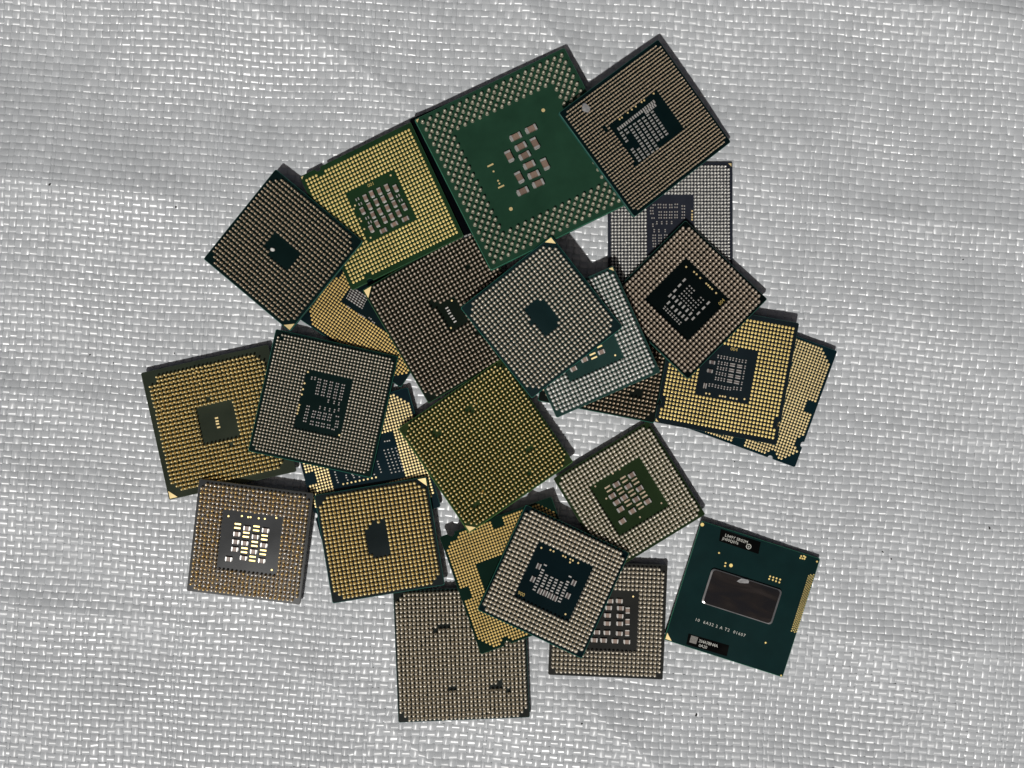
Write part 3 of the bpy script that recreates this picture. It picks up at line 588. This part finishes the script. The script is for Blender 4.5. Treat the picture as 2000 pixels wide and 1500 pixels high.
def build(k):
    ps = POSE[k]
    ty = ps['t']
    bt, sh, sf, ph = TYPES[ty]
    W, H = ps['W'], ps['H']
    name, label, bc, ec, pm = INFO[k]
    x, y = Vector(ps['x']), Vector(ps['y'])
    n = x.cross(y)
    root = bpy.data.objects.new(name, None)
    COL.objects.link(root)
    root.empty_display_size = 0.005
    c = (Vector(ps['c']) - n * (sh + bt)) * MM
    Mx = Matrix(((x[0], y[0], n[0], c[0]), (x[1], y[1], n[1], c[1]), (x[2], y[2], n[2], c[2]), (0, 0, 0, 1)))
    root.matrix_world = Mx
    root['label'] = label
    root['category'] = 'processor'
    root['group'] = GROUP
    ROOT[k] = root
    zt = sh + bt
    bm_, em_ = board_mat(k.lower(), bc), edge_mat(k.lower(), ec)
    b = MB()
    b.prism(outline(W, H, NOTCH.get(k, [])), sh, zt, 0, 1, 0.16)
    sub = link('substrate', b.mesh('substrate', [bm_, em_]), root)
    # what the board lies on
    b = MB()
    if ty in ('P478', 'AM2', 'LGA', 'XEON', 'BB'):
        s2 = sf
        b.box(0, 0, 0.0, sh - 0.02, W * s2 * 0.9, H * s2 * 0.9, 0, 0.0)
        b.box(0, 0, sh * 0.45, sh - 0.03, W * s2, H * s2, 0, 0.12)
        link('heat_spreader', b.mesh('heat_spreader', [M_SPREAD]), root)
    elif ty == 'Z':
        g = [(px, py) for px, py, i, j in grid(36, 36, 1.0, 1.0) if not (10 <= i < 26 and 9 <= j < 27)]
        me = lathe_field('pin_field', g, [(.16, sh), (.16, .2), (.1, .05), (0, 0.0)], 5, M_BRASS)
        me.flip_normals()
        o = link('pin_field', me, root)
        o['kind'] = 'stuff'
    else:
        b.box(0, 0, 0.0, sh - 0.02, W * sf, H * sf * 0.8, 0)
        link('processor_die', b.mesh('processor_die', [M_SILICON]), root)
    ft = FEAT.get(k, {})
    # pins or pads
    pts = []
    prof = None
    sides = 8
    cut = 0
    if ty in ('S1', 'P478', 'M478', 'R988', 'AM2'):
        if ty == 'S1':
            nn, p_, bl, r_ = 26, W * 0.92 / 25.0, ((8, 4) if k != 'U' else (4, 8)), {'A': .285, 'U': .35}.get(k, .355)
            cut = 2
        elif ty == 'P478' or ty == 'M478':
            nn, p_, bl, r_ = 26, W * 0.925 / 25.0, (14, 14), .39 if ty == 'P478' else (.39 if k == 'F' else .43)
            cut = 1
        elif ty == 'R988':
            nn, p_, bl, r_ = 36, W * 0.93 / 35.0, (14, 18), {'E': .32, 'D': .22}.get(k, .285)
            cut = 1
            sides = 6
        else:
            nn, bl, r_ = 31, (0, 0), {'O': .25, 'V': .38, 'N': .33}.get(k, .29)
            p_ = W * 0.945 / 30.0
            cut = 2
            if k == 'Q':
                nn, bl, r_, cut = 29, (9, 9), .29, 2
                p_ = W * 0.88 / 28.0
            if k == 'N':
                bl = (5, 7)
            if k == 'K':
                nn = 29
                p_ = W * 0.94 / 28.0
        gaps = {'N': [(12, 19), (12, 20), (13, 19), (19, 9), (19, 8), (18, 8), (24, 23)], 'O': [(6, 24), (7, 24), (6, 25), (23, 8), (24, 8), (16, 25), (17, 25), (17, 24), (4, 4), (5, 4), (20, 3)],
                'V': [(10, 22), (11, 22), (12, 22), (9, 21), (12, 7), (13, 7), (22, 7), (23, 7), (24, 7), (24, 8), (26, 6)], 'K': [(22, 5), (23, 5), (24, 5), (23, 6), (24, 6)],
                'U': [(10, j) for j in range(10, 16)] + [(12, 17), (14, 17)], 'A': [(i, 10) for i in range(11, 17)], 'M': [(i, 15) for i in range(10, 16)] + [(12, 10)],
                'R': [(1, 34)], 'Q': [(13, 20), (16, 8), (0, 27), (1, 27)], 'D': [(11, 7), (10, 7), (24, 8)]}.get(k, [])
        lo_u, hi_u = (nn - bl[0]) / 2, (nn + bl[0]) / 2
        lo_v, hi_v = (nn - bl[1]) / 2, (nn + bl[1]) / 2
        for px, py, i, j in grid(nn, nn, p_, p_ * H / W):
            if lo_u <= i < hi_u and lo_v <= j < hi_v:
                continue
            if (i, j) in gaps:
                continue
            ii, jj = min(i, nn - 1 - i), min(j, nn - 1 - j)
            if ii + jj < cut:
                continue
            pts.append((px, py))
        prof = [(r_ * 1.45, zt - 0.01), (r_ * 1.1, zt + 0.22), (r_, zt + 0.4), (r_, zt + ph - r_ * 0.55), (r_ * 0.8, zt + ph - r_ * 0.15), (0, zt + ph)]
    elif ty == 'XEON':
        nn = 39
        p_ = W * 0.925 / 38
        for px, py, i, j in grid(nn, nn, p_, p_ * H / W):
            if (i + j) % 2:
                continue
            if 6 <= i < nn - 6 and 6 <= j < nn - 6:
                continue
            pts.append((px, py))
        r_ = .45
        prof = [(r_ * 1.35, zt - 0.01), (r_ * 1.05, zt + 0.25), (r_, zt + 0.5), (r_, zt + ph - r_ * 0.7), (r_ * 0.75, zt + ph - r_ * 0.2), (0, zt + ph)]
    elif ty == 'LGA':
        if k in ('B', 'H'):
            nu, nv, pu, pv, bl, r_ = 33, 30, 1.09, 1.17, (15, 14), .42
        else:
            nu, nv, pu, pv, bl, r_ = 40, 40, .914, .914, ((24, 16) if k != 'I' else (16, 24)), .375
            cut = 4
        pu, pv = pu * W / 37.9, pv * H / 37.9
        mids = {'I': ('right', 'bottom'), 'S': ('left',), 'W': ('top', 'left'), 'AA': ('left',)}.get(k, ())
        nc = []
        for e, d, r in NOTCH.get(k, []):
            nc.append({'top': (W / 2 - d, H / 2), 'bottom': (-W / 2 + d, -H / 2), 'right': (W / 2, -H / 2 + d), 'left': (-W / 2, H / 2 - d)}[e])
        for px, py, i, j in grid(nu, nv, pu, pv):
            if (nu - bl[0]) / 2 <= i < (nu + bl[0]) / 2 and (nv - bl[1]) / 2 <= j < (nv + bl[1]) / 2:
                continue
            if min(i, nu - 1 - i) + min(j, nv - 1 - j) < cut:
                continue
            if any(math.hypot(px - a, py - b2) < 2.35 for a, b2 in nc):
                continue
            bad = False
            for e in mids:
                if e == 'right' and i >= nu - 3 and 18 <= j < 22: bad = True
                if e == 'left' and i < 3 and 18 <= j < 22: bad = True
                if e == 'top' and j >= nv - 3 and 18 <= i < 22: bad = True
                if e == 'bottom' and j < 3 and 18 <= i < 22: bad = True
            if bad:
                continue
            pts.append((px, py))
        prof = [(r_, zt - 0.01), (r_ * 0.97, zt + 0.022), (r_ * 0.75, zt + 0.034), (0, zt + 0.036)]
        sides = 10
    if pts:
        pins = ty != 'LGA'
        nm = 'pin_field' if pins else 'contact_pads'
        o = link(nm, lathe_field(nm, pts, prof, sides, pm, lean=0.028 if pins else 0.0, jitter=0.012 if pins else 0.006, hvar=0.02 if pins else 0.0), root)
        o['kind'] = 'stuff'
    # gold corner triangles
    for ci, s in MARK.get(k, []):
        sx, sy = ((-1, 1), (1, 1), (1, -1), (-1, -1))[ci]
        i = 0.35
        p0 = (sx * (W / 2 - i), sy * (H / 2 - i))
        tri = [p0, (p0[0] - sx * s, p0[1]), (p0[0], p0[1] - sy * s)]
        if sx * sy < 0:
            tri = [tri[0], tri[2], tri[1]]
        ar = (tri[1][0] - tri[0][0]) * (tri[2][1] - tri[0][1]) - (tri[1][1] - tri[0][1]) * (tri[2][0] - tri[0][0])
        if ar < 0:
            tri = [tri[0], tri[2], tri[1]]
        b = MB()
        b.prism(tri, zt - 0.02, zt + 0.03)
        link('corner_marker', b.mesh('corner_marker', [M_PALEGOLD]), sub)
    # capacitors one could pick off with tweezers
    if k in CAPS:
        L, Wd, Hc, body, rev = CAPS[k]
        me = cap_mesh(L, Wd, Hc, body, rev)
        for (px, py) in ft.get('capu', []):
            link('capacitor', me, root, (px, py, zt + 0.01), random.uniform(-.04, .04))
        for (px, py) in ft.get('capv', []):
            link('capacitor', me, root, (px, py, zt + 0.01), math.pi / 2 + random.uniform(-.04, .04))
        me2 = cap_mesh(1.5, 1.1, .7, M_CERAMD, False)
        for (px, py) in ft.get('capw', []):
            link('capacitor', me2, root, (px, py, zt + 0.01), random.uniform(-.04, .04))
    # rows of tiny capacitors
    b = MB()
    def jit():
        return random.uniform(-.04, .04)
    for (px, py) in ft.get('smallu', []):
        b.box(px + jit(), py + jit(), zt, zt + .3, 1.0, .46, 0, .07)
    for (px, py) in ft.get('smallv', []):
        if k == 'F':
            b.box(px, py, zt, zt + .35, .62, 1.25, 0, .08)
        elif k == 'B':
            for q in (-1, 1):
                b.box(px + q * .4, py + jit(), zt, zt + .35, .35, .8, 0, .08)
        else:
            b.box(px + jit(), py + jit(), zt, zt + .28, .5, .98, 0, .07)
    for (px, py) in ft.get('pairu', []):
        b.box(px, py, zt, zt + .24, .5, .34, 1, .03)
        for q in (-1, 1):
            b.box(px + q * .36 + jit(), py, zt, zt + .28, .32, .44, 0, .08)
    for (px, py) in ft.get('pairv', []):
        b.box(px, py, zt, zt + .24, .34, .5, 1, .03)
        for q in (-1, 1):
            b.box(px, py + q * .34 + jit(), zt, zt + .28, .44, .32, 0, .08)
    for (px, py) in ft.get('tdot', []):
        b.box(px + jit(), py + jit(), zt, zt + .26, .48, .4, 0, .1)
    if b.v:
        o = link('small_capacitors', b.mesh('small_capacitors', [M_SOLDER, M_CERAMD]), root)
        o['kind'] = 'stuff'
    # bare gold lands and dots
    b = MB()
    for (px, py) in ft.get('baru', []):
        b.box(px, py, zt, zt + .05, 2.0 if k == 'C' else (1.6 if k == 'L' else 1.0), .5, 0, .02)
    for (px, py) in ft.get('barpair', []):
        for q in (-1, 1):
            b.box(px, py + q * .62, zt, zt + .05, 1.9, .5, 0, .02)
    def disc(px, py, r):
        b.prism([(px + r * math.cos(t * math.pi / 6), py + r * math.sin(t * math.pi / 6)) for t in range(12)], zt - .01, zt + .05, bev=.03)
    for (px, py) in ft.get('dot', []) + ft.get('dots2', []):
        disc(px, py, .30)
    for (px, py) in ft.get('bigdot', []):
        disc(px, py, .58)
    if 'strip' in ft:
        q = ft['strip']
        for i in range(26):
            for j in range(4):
                s, t = (i + .5) / 26, (j + .5) / 4
                ax = q[0][0] * (1 - t) + q[1][0] * t
                ay = q[0][1] * (1 - t) + q[1][1] * t
                bx_ = q[3][0] * (1 - t) + q[2][0] * t
                by_ = q[3][1] * (1 - t) + q[2][1] * t
                disc(ax * (1 - s) + bx_ * s, ay * (1 - s) + by_ * s + (j % 2) * .35, .2)
    if b.v:
        o = link('gold_lands', b.mesh('gold_lands', [{'T': M_GOLD, 'Z': M_GOLD, 'P': M_TAN}.get(k, M_PALEGOLD)]), sub)
        o['kind'] = 'stuff'
    # printed numbers
    for (px, py) in ft.get('text', []):
        body = {'B': '001', 'H': '004', 'X': '900', 'F': '004'}[k]
        rot = {'B': 0.0, 'H': 0.0, 'X': 0.0, 'F': math.radians(90)}[k]
        link('printed_number', text_mesh(body, 1.5, M_GOLDINK, px, py, zt + .02, rot), sub)
    return root, zt

for k in POSE:
    root, zt = build(k)
    if k != 'Z':
        continue
    ft = FEAT['Z']
    # the silicon die, rounded and ground at its rim
    d = ft['die']
    cx, cy = sum(p[0] for p in d) / 4, sum(p[1] for p in d) / 4
    w = (math.dist(d[0], d[1]) + math.dist(d[3], d[2])) / 2
    h = (math.dist(d[0], d[3]) + math.dist(d[1], d[2])) / 2
    poly = []
    rr = 1.1
    for sx, sy, a0 in ((1, -1, -90), (1, 1, 0), (-1, 1, 90), (-1, -1, 180)):
        for t in range(6):
            a = math.radians(a0 + t * 18)
            poly.append((cx + sx * (w / 2 - rr) + rr * math.cos(a), cy + sy * (h / 2 - rr) + rr * math.sin(a)))
    b = MB()
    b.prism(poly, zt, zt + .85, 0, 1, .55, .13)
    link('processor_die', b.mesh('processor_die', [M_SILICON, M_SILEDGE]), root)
    films = []
    for nm in ('label1', 'label2'):
        b = MB()
        b.prism(list(reversed([tuple(p) for p in ft[nm]])), zt, zt + .06, bev=.03)
        o = link('black_label', b.mesh('black_label', [M_BLACK]), root)
        o['label'] = 'black label film with pale printed codes'
        films.append(o)
    def ang(q):
        return math.atan2(q[1][1] - q[0][1], q[1][0] - q[0][0])
    a1, a2 = ang(ft['label1']), ang(ft['label2'])
    t1 = ft['text1']
    subz = [c_ for c_ in root.children if c_.name.startswith('substrate')][0]
    for body, size, (px, py), rot, sp in (('L049Y SR02M', 1.3, t1[0], a1, 1.0), ('JH00Q076', 1.2, t1[1], a1, 1.0), ('10  6A32 2 A T2  01607', 1.3, ft['text3'][0], a1 * .9, 1.25),
                                         ('3S4A7BN4A', 1.3, ft['text2'][0], a2, .9), ('0A20', 1.3, ft['text2'][1], a2, .95)):
        link('printed_lettering', text_mesh(body, size, M_INK, px, py, zt + (.03 if body[0] == '1' else .085), rot, sp), subz if body[0] == '1' else (films[0] if body in ('L049Y SR02M', 'JH00Q076') else films[1]))
    # the round mark with an e in it
    b = MB()
    px, py = t1[2]
    for t in range(20):
        a, a_ = t * math.pi / 10, (t + 1) * math.pi / 10
        b.add([(px + r * math.cos(q), py + r * math.sin(q), zt + .09) for q, r in ((a, .62), (a, .82), (a_, .82), (a_, .62))], [(0, 1, 2, 3)])
    o = link('round_mark', b.mesh('round_mark', [M_INK]), films[0])
    link('printed_lettering', text_mesh('e', 1.4, M_INK, px, py + .05, zt + .085, a1), films[0])
    b = MB()
    px, py = ft['code'][0]
    ca, sa = math.cos(a2), math.sin(a2)
    b.prism([(px + ca * u * 1.1 - sa * v * 1.1, py + sa * u * 1.1 + ca * v * 1.1) for u, v in ((-1, -1), (1, -1), (1, 1), (-1, 1))], zt + .05, zt + .075)
    link('grey_patch', b.mesh('grey_patch', [mat('grey_patch', (.2, .19, .17), .6, var=.5, vscale=4000)]), films[1])

# ------------------------------------------------------------------ scraps and grit
def scrap(name, label, cat, k, p, size, hgt, m, seed, lift):
    rr = random.Random(seed)
    r = ROOT[k]
    bt, sh, sf, ph = TYPES[POSE[k]['t']]
    b = MB()
    nn = 9
    poly = [(size[0] * (.8 + .4 * rr.random()) * math.cos(t * 2 * math.pi / nn), size[1] * (.8 + .4 * rr.random()) * math.sin(t * 2 * math.pi / nn)) for t in range(nn)]
    b.prism(poly, 0, hgt, bev=hgt * .5)
    for i in range(len(b.v)):
        vx, vy, vz = b.v[i]
        b.v[i] = (vx, vy, vz + .25 * hgt * math.sin(vx * 2.1 + seed) + .2 * hgt * rr.random() if vz > 0 else vz)
    o = bpy.data.objects.new(name, b.mesh(name, [m]))
    COL.objects.link(o)
    bpy.context.view_layer.update()
    o.matrix_world = r.matrix_world @ Matrix.Translation((p[0] * MM, p[1] * MM, (sh + bt + lift) * MM)) @ Matrix.Rotation(rr.uniform(-.3, .3), 4, 'Z')
    o['label'] = label
    o['category'] = cat
scrap('plastic_flake', 'small grey scrap lying on the edge of the mirror-like silicon die', 'scrap', 'Z', FEAT['Z']['flake'][0], (1.9, .8), .22, M_FLAKE, 3, .86)
scrap('plastic_flake', 'ragged grey scrap caught on the pins of the topmost upper right processor', 'scrap', 'D', FEAT['D']['flake'][0], (1.4, 1.2), .3, M_FLAKE, 5, 1.35)
scrap('crumb', 'white crumb on the dark centre of the brown-pinned upper left processor', 'crumb', 'A', FEAT['A']['flake'][0], (.8, .6), .45, M_CRUMB, 8, .0)

SPECKS = [(103, 363), (220, 709), (345, 405), (1880, 507), (1657, 862), (1741, 1092), (1932, 1031), (1818, 1238), (1701, 1430), (1136, 1412), (174, 693), (158, 729), (1724, 1078), (1435, 902), (760, 42), (1360, 1395), (340, 690)]
for i, (px, py) in enumerate(SPECKS):
    wx_, wy_ = (px - 1000) / 6.3, (750 - py) / 6.3
    rr = random.Random(i)
    b = MB()
    s = rr.uniform(.16, .32)
    nn = 7
    poly = [(s * (.6 + .8 * rr.random()) * math.cos(t * 2 * math.pi / nn) * (1.6 if i % 3 == 0 else 1), s * (.6 + .8 * rr.random()) * math.sin(t * 2 * math.pi / nn)) for t in range(nn)]
    b.prism(poly, 0, s * .8, bev=s * .3)
    o = link('grit_speck', b.mesh('grit_speck', [M_SPECK]), None, (wx_, wy_, float(wave(np.array(wx_), np.array(wy_))) + .06), rr.uniform(0, 3))
    o['label'] = 'tiny black speck of grit on the white woven sheet'
    o['category'] = 'grit'
    o['group'] = 'specks of grit on the sheet'
